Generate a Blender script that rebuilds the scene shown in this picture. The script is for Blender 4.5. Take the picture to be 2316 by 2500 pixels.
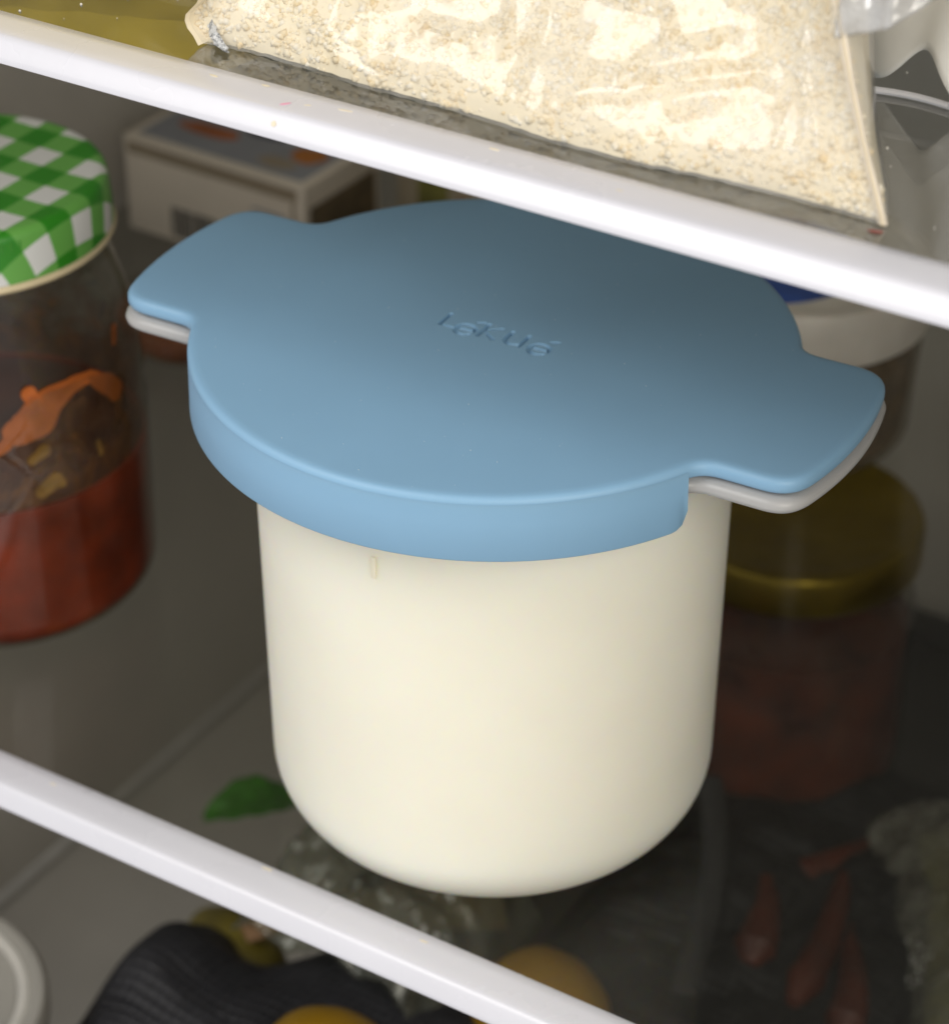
import bpy, bmesh, math, random
import numpy as np
from mathutils import Vector, Matrix, noise as mn

random.seed(4)
RNG = np.random.default_rng(7)
S = bpy.context.scene
for o in list(bpy.data.objects):
    bpy.data.objects.remove(o)
COL = S.collection
PI = math.pi

# ------------------------------------------------------------------ camera
cd = bpy.data.cameras.new('camera')
cam = bpy.data.objects.new('camera', cd)
COL.objects.link(cam)
YAW, PITCH = math.radians(32.0737), math.radians(33.1532)
cam.location = (0.29444, -0.47925, 0.45684)
cam.rotation_euler = (PI / 2 - PITCH, 0, YAW)
cd.sensor_fit = 'HORIZONTAL'
cd.sensor_width = 36
cd.lens = 99.49
cd.clip_start = 0.02
cd.clip_end = 50
cd.dof.use_dof = True
cd.dof.focus_distance = 0.590
cd.dof.aperture_fstop = 15.0
S.camera = cam

# ------------------------------------------------------------------ light: a dim room and one soft box in front of the open fridge
w = bpy.data.worlds.new('World')
S.world = w
w.use_nodes = True
bg = w.node_tree.nodes['Background']
bg.inputs[0].default_value = (1.0, 1.0, 1.0, 1)
bg.inputs[1].default_value = 0.57


def area(name, loc, target, sx, sy, power, col):
    ld = bpy.data.lights.new(name, 'AREA')
    ld.shape = 'RECTANGLE'
    ld.size, ld.size_y = sx, sy
    ld.energy = power
    ld.color = col
    o = bpy.data.objects.new(name, ld)
    COL.objects.link(o)
    o.location = loc
    d = Vector(target) - Vector(loc)
    o.rotation_euler = d.to_track_quat('-Z', 'Y').to_euler()
    return o


area('soft_box', (-0.52, -0.92, 1.27), (0.0, 0.0, 0.10), 0.75, 0.75, 12.0, (1.0, 0.98, 0.96))
area('fill_box', (1.02, -0.82, 0.78), (0.0, 0.0, 0.10), 0.80, 0.80, 10.5, (1.0, 0.94, 0.83))

S.view_settings.view_transform = 'Standard'
S.view_settings.look = 'None'
S.view_settings.exposure = 0
S.view_settings.gamma = 1
S.render.engine = 'CYCLES'
S.cycles.max_bounces = 12
S.cycles.transparent_max_bounces = 24
S.cycles.caustics_reflective = False
S.cycles.caustics_refractive = False

# ------------------------------------------------------------------ helpers


def tag(o, label=None, cat=None, group=None, kind=None):
    if label: o['label'] = label
    if cat: o['category'] = cat
    if group: o['group'] = group
    if kind: o['kind'] = kind
    return o


def thing(name, label, cat, loc=(0, 0, 0), rz=0, group=None):
    o = bpy.data.objects.new(name, None)
    o.empty_display_size = 0.02
    COL.objects.link(o)
    o.location = loc
    o.rotation_euler = (0, 0, rz)
    return tag(o, label, cat, group)


def link(name, me, mat=None, parent=None, smooth=True, angle=38):
    o = bpy.data.objects.new(name, me)
    COL.objects.link(o)
    if mat: me.materials.append(mat)
    if smooth:
        for p in me.polygons: p.use_smooth = True
        me.set_sharp_from_angle(angle=math.radians(angle))
    if parent: o.parent = parent
    return o


def obj(name, bm, mat=None, parent=None, smooth=True, angle=38):
    me = bpy.data.meshes.new(name)
    bmesh.ops.recalc_face_normals(bm, faces=bm.faces)
    bm.to_mesh(me)
    bm.free()
    return link(name, me, mat, parent, smooth, angle)


def pyobj(name, v, f, mat=None, parent=None, smooth=True, angle=38):
    me = bpy.data.meshes.new(name)
    me.from_pydata([tuple(p) for p in v], [], f)
    me.validate()
    me.update()
    return link(name, me, mat, parent, smooth, angle)


def box_bm(x0, x1, y0, y1, z0, z1, bev=0.0, seg=2):
    bm = bmesh.new()
    bmesh.ops.create_cube(bm, size=1)
    bmesh.ops.scale(bm, vec=(x1 - x0, y1 - y0, z1 - z0), verts=bm.verts)
    bmesh.ops.translate(bm, vec=((x0 + x1) / 2, (y0 + y1) / 2, (z0 + z1) / 2), verts=bm.verts)
    if bev:
        bmesh.ops.bevel(bm, geom=bm.edges[:], offset=bev, segments=seg, affect='EDGES', profile=0.5)
    return bm


def lathe(prof, n=96, close=False, wob=0.0):
    """prof: (r, z) list from bottom to top; open profile, capped where r == 0."""
    v, f = [], []
    rows = []
    for (r, z) in prof:
        if r <= 1e-7:
            rows.append([len(v)])
            v.append((0, 0, z))
        else:
            rows.append(list(range(len(v), len(v) + n)))
            for k in range(n):
                a = 2 * PI * k / n
                v.append((r * math.cos(a), r * math.sin(a), z))
    pairs = list(zip(rows, rows[1:]))
    if close: pairs.append((rows[-1], rows[0]))
    for A, B in pairs:
        for k in range(n):
            k2 = (k + 1) % n
            if len(A) == 1 and len(B) == 1: continue
            if len(A) == 1: f.append((A[0], B[k2], B[k]))
            elif len(B) == 1: f.append((A[k], A[k2], B[0]))
            else: f.append((A[k], A[k2], B[k2], B[k]))
    return v, f


def lathe_obj(name, prof, mat, parent=None, n=96, close=False, angle=38):
    v, f = lathe(prof, n, close)
    bm = bmesh.new()
    vs = [bm.verts.new(p) for p in v]
    for q in f: bm.faces.new([vs[i] for i in q])
    return obj(name, bm, mat, parent, angle=angle)


def arc(cx, cz, r, a0, a1, n=8):
    return [(cx + r * math.cos(math.radians(a0 + (a1 - a0) * i / n)), cz + r * math.sin(math.radians(a0 + (a1 - a0) * i / n))) for i in range(n + 1)]


def tube(bm, pts, rad, n=10, cap=True, flat=1.0):
    """swept tube; rad is a number or one value per point"""
    pts = [Vector(p) for p in pts]
    if not hasattr(rad, '__len__'): rad = [rad] * len(pts)
    rings = []
    for i, p in enumerate(pts):
        t = (pts[min(i + 1, len(pts) - 1)] - pts[max(i - 1, 0)]).normalized()
        up = Vector((0, 0, 1)) if abs(t.z) < 0.95 else Vector((1, 0, 0))
        a = t.cross(up).normalized()
        b = a.cross(t).normalized()
        rings.append([bm.verts.new(p + rad[i] * (a * math.cos(2 * PI * k / n) + b * flat * math.sin(2 * PI * k / n))) for k in range(n)])
    for A, B in zip(rings, rings[1:]):
        for k in range(n):
            bm.faces.new((A[k], A[(k + 1) % n], B[(k + 1) % n], B[k]))
    if cap:
        bm.faces.new(rings[0][::-1])
        bm.faces.new(rings[-1])


def fbm(p, s, o=4):
    return mn.fractal(Vector(p) * s, 0.8, 2.0, o)


# ------------------------------------------------------------------ materials
def new_mat(name):
    m = bpy.data.materials.new(name)
    m.use_nodes = True
    nt = m.node_tree
    return m, nt, nt.nodes['Principled BSDF'], nt.nodes['Material Output']


def nd(nt, t, **kw):
    n = nt.nodes.new(t)
    for k, v in kw.items():
        if k in n.inputs: n.inputs[k].default_value = v
        else: setattr(n, k, v)
    return n


def ramp(nt, fac, stops):
    r = nt.nodes.new('ShaderNodeValToRGB')
    el = r.color_ramp.elements
    while len(el) < len(stops): el.new(0.5)
    for e, (p, c) in zip(el, stops):
        e.position = p
        e.color = (*c, 1) if len(c) == 3 else c
    nt.links.new(fac, r.inputs['Fac'])
    return r


def noise(nt, scale, detail=4, rough=0.55, vec=None, coord='Object', dist=0.0):
    n = nd(nt, 'ShaderNodeTexNoise', Scale=scale, Detail=detail, Roughness=rough, Distortion=dist)
    if vec is None:
        tc = nt.nodes.new('ShaderNodeTexCoord')
        vec = tc.outputs[coord]
    nt.links.new(vec, n.inputs['Vector'])
    return n


def plain(name, col, rough=0.5, var=0.08, scale=60, bump=0.0, bscale=400, spec=0.5, sss=0.0, sssr=(1, .6, .4), sscale=0.004, coat=0.0, metal=0.0):
    m, nt, b, out = new_mat(name)
    n = noise(nt, scale)
    lo = tuple(c * (1 - var) for c in col)
    hi = tuple(min(1, c * (1 + var)) for c in col)
    r = ramp(nt, n.outputs['Fac'], [(0.3, lo), (0.7, hi)])
    nt.links.new(r.outputs['Color'], b.inputs['Base Color'])
    rr = ramp(nt, n.outputs['Fac'], [(0.3, (rough * 0.88,) * 3), (0.7, (min(1, rough * 1.12),) * 3)])
    nt.links.new(rr.outputs['Color'], b.inputs['Roughness'])
    b.inputs['Specular IOR Level'].default_value = spec
    b.inputs['Metallic'].default_value = metal
    b.inputs['Coat Weight'].default_value = coat
    if sss:
        b.inputs['Subsurface Weight'].default_value = sss
        b.inputs['Subsurface Radius'].default_value = sssr
        b.inputs['Subsurface Scale'].default_value = sscale
    if bump:
        n2 = noise(nt, bscale, 3)
        bp = nd(nt, 'ShaderNodeBump', Strength=bump, Distance=0.001)
        nt.links.new(n2.outputs['Fac'], bp.inputs['Height'])
        nt.links.new(bp.outputs['Normal'], b.inputs['Normal'])
    return m


def thin_glass(name, tint, haze=0.03, hazecol=(0.8, 0.8, 0.78), rough=0.03, ior=1.5, hscale=18, bump=0.0, bscale=40, hmax=None, boost=1.0):
    """thin transparent sheet: fresnel mirror over a tinted see-through layer, with a little greasy haze"""
    m, nt, b, out = new_mat(name)
    nt.nodes.remove(b)
    tr = nd(nt, 'ShaderNodeBsdfTransparent', Color=(*tint, 1))
    df = nd(nt, 'ShaderNodeBsdfDiffuse', Color=(*hazecol, 1))
    tl = nd(nt, 'ShaderNodeBsdfTranslucent', Color=(*hazecol, 1))
    gl = nd(nt, 'ShaderNodeBsdfGlossy', Roughness=rough)
    mx0 = nd(nt, 'ShaderNodeMixShader', Fac=0.4)
    nt.links.new(df.outputs[0], mx0.inputs[1])
    nt.links.new(tl.outputs[0], mx0.inputs[2])
    n = noise(nt, hscale, 6, 0.65)
    hm = hmax if hmax is not None else haze * 2.2
    r = ramp(nt, n.outputs['Fac'], [(0.35, (haze * 0.5,) * 3), (0.75, (hm,) * 3)])
    mx1 = nt.nodes.new('ShaderNodeMixShader')
    nt.links.new(r.outputs['Color'], mx1.inputs[0])
    nt.links.new(tr.outputs[0], mx1.inputs[1])
    nt.links.new(mx0.outputs[0], mx1.inputs[2])
    fr = nd(nt, 'ShaderNodeFresnel', IOR=ior)
    ge = nt.nodes.new('ShaderNodeNewGeometry')          # a back face keeps the same air-to-sheet reflectance
    mi = nd(nt, 'ShaderNodeMapRange'); mi.inputs[3].default_value = ior; mi.inputs[4].default_value = 1 / ior
    nt.links.new(ge.outputs['Backfacing'], mi.inputs[0])
    nt.links.new(mi.outputs[0], fr.inputs['IOR'])
    ml = nd(nt, 'ShaderNodeMath', operation='MULTIPLY')
    ml.inputs[1].default_value = boost
    nt.links.new(fr.outputs[0], ml.inputs[0])
    mx2 = nt.nodes.new('ShaderNodeMixShader')
    nt.links.new(ml.outputs[0], mx2.inputs[0])
    nt.links.new(mx1.outputs[0], mx2.inputs[1])
    nt.links.new(gl.outputs[0], mx2.inputs[2])
    nt.links.new(mx2.outputs[0], out.inputs['Surface'])
    if bump:
        n2 = noise(nt, bscale, 3, dist=0.6)
        bp = nd(nt, 'ShaderNodeBump', Strength=bump, Distance=0.004)
        nt.links.new(n2.outputs['Fac'], bp.inputs['Height'])
        nt.links.new(bp.outputs['Normal'], gl.inputs['Normal'])
        nt.links.new(bp.outputs['Normal'], fr.inputs['Normal'])
    return m


M_blue = plain('blue_silicone', (0.242, 0.43, 0.615), 0.46, 0.02, 30, bump=0.04, bscale=2500, spec=0.45, sss=0.12, sssr=(0.6, 0.8, 1.0), sscale=0.003)
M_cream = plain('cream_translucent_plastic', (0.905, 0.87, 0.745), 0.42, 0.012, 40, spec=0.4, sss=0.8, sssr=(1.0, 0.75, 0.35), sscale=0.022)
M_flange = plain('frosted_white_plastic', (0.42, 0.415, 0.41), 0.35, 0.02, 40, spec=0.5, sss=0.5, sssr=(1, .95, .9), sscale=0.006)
M_trim = plain('white_shelf_trim', (0.65, 0.65, 0.705), 0.28, 0.02, 25, bump=0.03, bscale=300, spec=0.5)
M_wall = plain('fridge_liner', (0.67, 0.64, 0.59), 0.55, 0.10, 9, bump=0.05, bscale=120, spec=0.3)
M_glass_up = thin_glass('upper_shelf_glass', (0.83, 0.83, 0.81), 0.012, rough=0.03, hscale=14, boost=1.9)
M_glass_lo = thin_glass('lower_shelf_glass', (0.86, 0.86, 0.84), 0.004, rough=0.05, hscale=11, boost=0.55)

# ------------------------------------------------------------------ setting
FZ = -0.274


def struct(name, bm, mat):
    return tag(obj(name, bm, mat, smooth=False), kind='structure')


struct('left_wall', box_bm(-0.330, -0.310, -0.16, 0.34, FZ, 0.62), M_wall)
struct('right_wall', box_bm(0.36, 0.38, -0.16, 0.34, FZ, 0.62), M_wall)
struct('back_wall', box_bm(-0.330, 0.38, 0.34, 0.36, FZ, 0.62), M_wall)
struct('ceiling', box_bm(-0.330, 0.38, -0.16, 0.36, 0.622, 0.64), M_wall)
struct('floor', box_bm(-0.330, 0.38, -0.16, 0.36, FZ - 0.02, FZ - 0.002), M_wall)
struct('unseen_shade_panel', box_bm(-0.308, 0.358, -0.135, -0.125, FZ, -0.042, 0.003), M_trim)  # added panel out of view, shades the compartment below the lower shelf
bm = box_bm(-0.3098, -0.3068, -0.15, 0.339, FZ, FZ + 0.0045, 0.001)
tag(obj('wall_moulding', bm, plain('moulding_plastic', (0.85, 0.84, 0.82), 0.4)), kind='structure')

# ------------------------------------------------------------------ shelves
UZ = 0.2251


def shelf(z, label, glass):
    t = thing('fridge_shelf', label, 'shelf', (0, 0, z))
    obj('glass_panel', box_bm(-0.308, 0.358, -0.0618, 0.335, -0.004, 0.0, 0.0004, 1), glass, t, smooth=False)
    prof = [(-0.0620, 0.0018), (-0.0625, 0.0023), (-0.066, 0.0026), (-0.0705, 0.0028), (-0.0731, 0.0028), (-0.0737, 0.00265), (-0.0742, 0.00235),
            (-0.0748, 0.0018), (-0.0769, -0.0010), (-0.0774, -0.0018), (-0.0774, -0.0023), (-0.0767, -0.0027), (-0.070, -0.0047), (-0.064, -0.0053), (-0.0620, -0.0051)]
    bm = bmesh.new()
    xs = np.linspace(-0.309, 0.359, 40)
    rows = [[bm.verts.new((x, y, zz)) for (y, zz) in prof] for x in xs]
    for A, B in zip(rows, rows[1:]):
        for k in range(len(prof)):
            k2 = (k + 1) % len(prof)
            bm.faces.new((A[k], A[k2], B[k2], B[k]))
    bm.faces.new(rows[0])
    bm.faces.new(rows[-1][::-1])
    obj('front_trim', bm, M_trim, t, angle=50)
    return t


shelf_lo = shelf(0.0, 'lower glass fridge shelf with white front trim, under the blue-lidded pot', M_glass_lo)
shelf_up = shelf(UZ, 'upper glass fridge shelf with stained white front trim, carrying the bag of crumbs', M_glass_up)


# ------------------------------------------------------------------ the pot with the blue lid
H = 0.142
ROT = math.radians(3.0)


def rounded(poly, rads):
    """round the corners of a closed polygon (list of 2D points, per-corner tangent length, 0 keeps the point)"""
    out = []
    n = len(poly)
    for i, (p, t) in enumerate(zip(poly, rads)):
        p = np.array(p)
        if t <= 0:
            out.append(p)
            continue
        # walk along the neighbours until distance t
        def walk(step):
            q, rem, j = p, t, i
            while True:
                j = (j + step) % n
                d = np.linalg.norm(np.array(poly[j]) - q)
                if d >= rem: return q + (np.array(poly[j]) - q) * rem / d, j
                rem -= d
                q = np.array(poly[j])
        a, ja = walk(-1)
        b, jb = walk(1)
        out.append(('corner', a, b, p, ja, jb))
    pts = []
    drop = set()
    for i, e in enumerate(out):
        if isinstance(e, tuple):
            j = (i - 1) % n
            while j != e[4]:
                drop.add(j); j = (j - 1) % n
            j = (i + 1) % n
            while j != e[5]:
                drop.add(j); j = (j + 1) % n
    for i, e in enumerate(out):
        if isinstance(e, tuple):
            _, a, b, p, _, _ = e
            for s in np.linspace(0, 1, 11):
                pts.append((1 - s) ** 2 * a + 2 * s * (1 - s) * p + s * s * b)
        elif i not in drop:
            pts.append(e)
    return np.array(pts)


def pot_outline(R, RT, hw, rc=0.010, rn=0.006):
    poly, rad = [], []
    def add(r, a0, a1, n):
        for s in np.linspace(a0, a1, n): poly.append((r * math.cos(s), r * math.sin(s))); rad.append(0)
    aT, aD = math.asin(hw / RT), math.asin(hw / R)
    for k in (0, 1):
        o = k * PI
        add(RT, o - aT, o + aT, 41)
        rad[-1] = rad[-41] = rc
        add(R, o + aD, o + PI - aD, 121)
        rad[-1] = rad[-121] = rn
    p = rounded(poly, rad)
    # even spacing
    q = np.vstack([p, p[:1]])
    L = np.r_[0, np.cumsum(np.linalg.norm(np.diff(q, axis=0), axis=1))]
    s = np.linspace(0, L[-1], 480, endpoint=False)
    return np.c_[np.interp(s, L, q[:, 0]), np.interp(s, L, q[:, 1])]


def offset(p, d):
    t = np.roll(p, -1, 0) - np.roll(p, 1, 0)
    t /= np.linalg.norm(t, axis=1)[:, None]
    return p + d * np.c_[t[:, 1], -t[:, 0]]


def plate(outline, levels, name, mat, parent):
    """stack of offset outlines [(inset, z)], both ends capped"""
    bm = bmesh.new()
    rows = []
    for d, z in levels:
        q = offset(outline, -d)
        rows.append([bm.verts.new((x, y, z)) for x, y in q])
    n = len(outline)
    for A, B in zip(rows, rows[1:]):
        for k in range(n): bm.faces.new((A[k], A[(k + 1) % n], B[(k + 1) % n], B[k]))
    bm.faces.new(rows[0][::-1])
    bm.faces.new(rows[-1])
    return obj(name, bm, mat, parent)


pot = thing('yogurt_pot', 'cream translucent pot under a pale blue silicone lid with two tab handles', 'food container', (0, 0, 0), ROT)
# body, closed at the foot with a generous fillet
ra, rb = 0.0607, 0.0592
prof = [(0, 0.0)] + [(0.0395 + 0.0197 * math.cos(math.radians(a)), 0.0004 + 0.0197 + 0.0197 * math.sin(math.radians(a))) for a in range(-90, 1, 6)]
prof += [(rb + (ra - rb) * s, 0.0204 + s * (H - 0.0085 - 0.0204)) for s in np.linspace(0.06, 1, 14)]
prof += [(ra - 0.0025, H - 0.0085), (ra - 0.0025, H - 0.012), (0, H - 0.012)]
body = lathe_obj('body', prof, M_cream, pot, 160)
# rim flange with the same two tabs as the lid
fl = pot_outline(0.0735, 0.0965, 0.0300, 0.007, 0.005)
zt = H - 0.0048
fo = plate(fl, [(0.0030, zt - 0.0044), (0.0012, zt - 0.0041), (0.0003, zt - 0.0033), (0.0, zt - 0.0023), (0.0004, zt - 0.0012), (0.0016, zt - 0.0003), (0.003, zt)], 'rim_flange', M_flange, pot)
# curved neck where the flange runs into the body
lathe_obj('neck', [(ra + 0.0001, H - 0.021)] + [(ra + 0.0003 + 0.010 * (s ** 2.2), H - 0.021 + 0.0119 * s) for s in np.linspace(0.1, 1, 10)], M_flange, pot, 120)

# lid plate
ol = pot_outline(0.0752, 0.0960, 0.0290, 0.0075, 0.0045)
rb_ = 0.0017
lev = [(0.0045, H - 0.0040), (0.0012, H - 0.0040), (0.0004, H - 0.0037), (0.0, H - 0.0030)]
lev += [(rb_ * (1 - math.cos(a)), H - rb_ + rb_ * math.sin(a) - 0.0001) for a in np.radians([0, 18, 36, 54, 72, 85])]
lev += [(rb_ + 0.0005, H), (rb_ + 0.0012, H)]
lid = plate(ol, lev, 'lid', M_blue, pot)

# lettering pressed into the lid
strokes = []


def st(pts, r=0.00068): strokes.append((pts, r))


def ell(cx, cy, rx, ry, a0, a1, n=22):
    return [(cx + rx * math.cos(math.radians(a)), cy + ry * math.sin(math.radians(a))) for a in np.linspace(a0, a1, n)]


def letter_e(x):
    st(ell(x, -3.1, 2.5, 2.6, 0, 318) + [])
    st([(x - 2.4, -3.1), (x + 2.5, -3.1)])
    st([(x + 1.2, 1.3), (x + 2.7, 2.1)])


st([(-14.2, 2.2), (-14.2, -3.7), (-10.8, -3.7)])
letter_e(-7.3)
st([(-3.2, 2.0), (-3.2, -4.2)]); st([(0.6, 1.5), (-3.0, -1.2), (0.9, -4.2)])
st([(3.6, 1.5)] + ell(5.9, -2.0, 2.3, 2.2, 180, 300) + [(7.4, -3.6)]); st([(8.2, 1.5), (8.2, -4.2)])
letter_e(13.2)
cb = bmesh.new()
for pts, r in strokes:
    P = [(x * 0.001 + 0.0001, y * 0.001 + 0.0010, H + 0.00008) for x, y in pts]
    tube(cb, P, r * 1.0, 10, True, 1.5)
    for e in (P[0], P[-1]):
        bmesh.ops.create_icosphere(cb, subdivisions=2, radius=r, matrix=Matrix.Translation(e))
cm = bpy.data.meshes.new('letter_cutter')
cb.to_mesh(cm); cb.free()
cut = bpy.data.objects.new('letter_cutter', cm)
COL.objects.link(cut)
cut.rotation_euler = (0, 0, ROT)
bpy.context.view_layer.update()
md = cut.modifiers.new('r', 'REMESH'); md.mode = 'VOXEL'; md.voxel_size = 0.0001
dg = bpy.context.evaluated_depsgraph_get()
me = bpy.data.meshes.new_from_object(cut.evaluated_get(dg))
cut.modifiers.clear(); cut.data = me
md = lid.modifiers.new('b', 'BOOLEAN'); md.object = cut; md.operation = 'DIFFERENCE'; md.solver = 'EXACT'
bpy.context.view_layer.update()
dg = bpy.context.evaluated_depsgraph_get()
me = bpy.data.meshes.new_from_object(lid.evaluated_get(dg))
lid.modifiers.clear(); lid.data = me
bpy.data.objects.remove(cut)
for p in me.polygons: p.use_smooth = True
me.set_sharp_from_angle(angle=math.radians(40))

# the two skirts of the lid
for k in (0, 1):
    bm = bmesh.new()
    a0, a1 = math.radians(25.6) + k * PI, math.radians(154.4) + k * PI
    n, hz = 120, 0.0170
    rows = []
    for i in range(n + 1):
        a = a0 + (a1 - a0) * i / n
        arc_d = min(i, n - i) / n * (a1 - a0) * 0.0755
        rc = 0.0045
        cut_ = 0 if arc_d > rc else rc - math.sqrt(max(0, rc * rc - (rc - arc_d) ** 2))
        zb = H - hz + cut_
        # profile (outer top, outer bottom, rounded lip, inner bottom, inner top)
        pr = [(0.07524, H - 0.0017), (0.0753, H - 0.007), (0.0755, zb + 0.0006), (0.0753, zb + 0.0002), (0.0748, zb), (0.0738, zb), (0.0735, zb + 0.0004), (0.0735, H - 0.0042), (0.0742, H - 0.0035)]
        rows.append([bm.verts.new((r * math.cos(a), r * math.sin(a), z)) for r, z in pr])
    m_ = len(pr)
    for A, B in zip(rows, rows[1:]):
        for q in range(m_): bm.faces.new((A[q], A[(q + 1) % m_], B[(q + 1) % m_], B[q]))
    bm.faces.new(rows[0]); bm.faces.new(rows[-1][::-1])
    obj('skirt', bm, M_blue, lid, angle=50)
# moulded tick on the body
bm = box_bm(-0.0006, 0.0006, -0.0003, -0.00007, -0.0030, 0.0030, 0.00002)
tk = obj('moulded_tick', bm, plain('tick_plastic', (0.88, 0.82, 0.65), 0.45, 0.01), pot)
ta, TZ = math.radians(-89.1), 0.1088
tk.location = (0.0607 * math.cos(ta), 0.0607 * math.sin(ta), TZ)
tk.rotation_euler = (0, 0, ta + PI / 2)


# ------------------------------------------------------------------ bag of grated crumbs on the upper shelf
bag = thing('crumb_bag', 'clear plastic bag full of pale cream grated crumbs, lying along the upper shelf edge', 'bag', (0, 0, UZ))
BX0, BX1, BH = -0.0490, 0.1195, 0.075


def bag_pt(u, v, k, pad=0.0):
    """u 0..1 left to right, v 0..1 bottom to top, k -1 front sheet, +1 back sheet"""
    z = v * BH
    x = BX0 + (BX1 - BX0) * u
    # right seam leans left as it rises, left end is rounded at the foot
    x -= 0.030 * v * max(0, (u - 0.55) / 0.45) ** 1.5 + 0.004 * math.sin(PI * v) * max(0, u - 0.8) * 3
    lw = max(0.0, 1 - u / 0.14) ** 1.5
    x += lw * (0.0030 * max(0, 1 - z / 0.004) - 0.0012 * math.sin(min(1, z / 0.009) * PI) + 0.010 * max(0, (z - 0.006) / 0.02))
    e = min(1.0, (1 - u) / 0.30)
    el = min(1.0, u / 0.12)
    ee = math.sin(e * PI / 2) * math.sin(el * PI / 2)
    front = -0.0505 + 0.27 * z + ee * (0.30 * z + 7.0 * z * z) - 0.0018 * ee * math.sin(min(1, z / 0.016) * PI)
    dep = ee ** 0.8 * 0.055 * max(0, 1 - v ** 2.2) ** 0.6
    y = front if k < 0 else front + dep
    z2 = z + (0.0009 * (0.5 + mn.noise(Vector((u * 13, 0, 5)))) + 0.0006 * (0.5 + mn.noise(Vector((u * 40, 0, 9))))) * max(0, 1 - v * 5) * (1 if v > 0 else 0)
    bend = 0.0022 * math.sin(u * 7 + 0.6) * max(0, 1 - v * 2) + 0.0016 * math.sin(u * 17) * (0.4 + v) + 0.0007 * mn.noise(Vector((u * 9, v * 7, 2)))
    y += bend * min(1, e) * 0.8 * (1 if k < 0 else 0.5)
    n_ = fbm((x * 1.0, z2, k * 0.3), 45, 3)
    y += k * (0.0005 * n_ * e + pad) + (0.0006 * mn.noise(Vector((x * 260, z2 * 260, 3))) * e if pad < -0.0005 else 0)
    return Vector((x, y, max(0.0007, z2) if v > 0 else 0.0004 + 0.0006 * abs(mn.noise(Vector((u * 30, 1, 1))))))


def sheet_grid(nu, nv, pad, top=1.0):
    v, f = [], []
    for k in (-1, 1):
        b = len(v)
        for j in range(nv + 1):
            for i in range(nu + 1):
                v.append(bag_pt(i / nu, j / nv * top, k, pad))
        for j in range(nv):
            for i in range(nu):
                a = b + j * (nu + 1) + i
                q = (a, a + 1, a + nu + 2, a + nu + 1)
                f.append(q if k < 0 else q[::-1])
    # bottom and ends
    st_ = (nu + 1) * (nv + 1)
    for i in range(nu): f.append((i + 1, i, st_ + i, st_ + i + 1))
    for j in range(nv):
        a, c = j * (nu + 1), (j + 1) * (nu + 1)
        f.append((a, c, st_ + c, st_ + a))
        f.append((a + nu, st_ + a + nu, st_ + c + nu, c + nu))
    return v, f, nu, nv


mc, nt, b, out = new_mat('cream_crumbs')
gi = nt.nodes.new('ShaderNodeNewGeometry')
rr = ramp(nt, gi.outputs['Random Per Island'], [(0.0, (0.85, 0.68, 0.40)), (0.14, (0.89, 0.78, 0.56)), (0.5, (0.92, 0.84, 0.67)), (1.0, (0.94, 0.89, 0.78))])
nn = noise(nt, 150, 5, 0.7)
mixc = nd(nt, 'ShaderNodeMixRGB', blend_type='MULTIPLY')
mixc.inputs[0].default_value = 1
r2 = ramp(nt, nn.outputs['Fac'], [(0.34, (0.97, 0.89, 0.74)), (0.52, (1, 1, 1))])
nt.links.new(rr.outputs['Color'], mixc.inputs[1]); nt.links.new(r2.outputs['Color'], mixc.inputs[2])
nt.links.new(mixc.outputs[0], b.inputs['Base Color'])
b.inputs['Roughness'].default_value = 0.7
v, f, nu, nv = sheet_grid(110, 50, -0.0012)
pyobj('crumb_mass', v, f, plain('crumb_core', (0.90, 0.80, 0.60), 0.8, 0.03, 90), bag)
# individual crumbs packed against the front sheet
base = np.array([(1, 0, 0), (-1, 0, 0), (0, 1, 0), (0, -1, 0), (0, 0, 1), (0, 0, -1)], float)
of = [(0, 2, 4), (2, 1, 4), (1, 3, 4), (3, 0, 4), (2, 0, 5), (1, 2, 5), (3, 1, 5), (0, 3, 5)]
cv, cf = [], []
for i in range(17000):
    u, vv = random.random(), random.random() ** 0.85
    p = bag_pt(u, vv, -1, -0.00125 + random.uniform(-0.0004, 0.00005))
    s = random.choice((0.0004, 0.0005, 0.0006, 0.0008, 0.0011))
    A = Matrix.Rotation(random.uniform(0, 6.3), 3, Vector((random.gauss(0, 1), random.gauss(0, 1), random.gauss(0, 1))).normalized())
    k0 = len(cv)
    for q in base:
        qq = Vector(q) * s * random.uniform(0.7, 1.3)
        qq.x *= random.uniform(1.0, 1.35)
        cv.append(p + A @ qq)
    cf += [tuple(k0 + a for a in t) for t in of]
tag(pyobj('crumbs', cv, cf, mc, bag, smooth=True, angle=180), kind='stuff')

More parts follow.
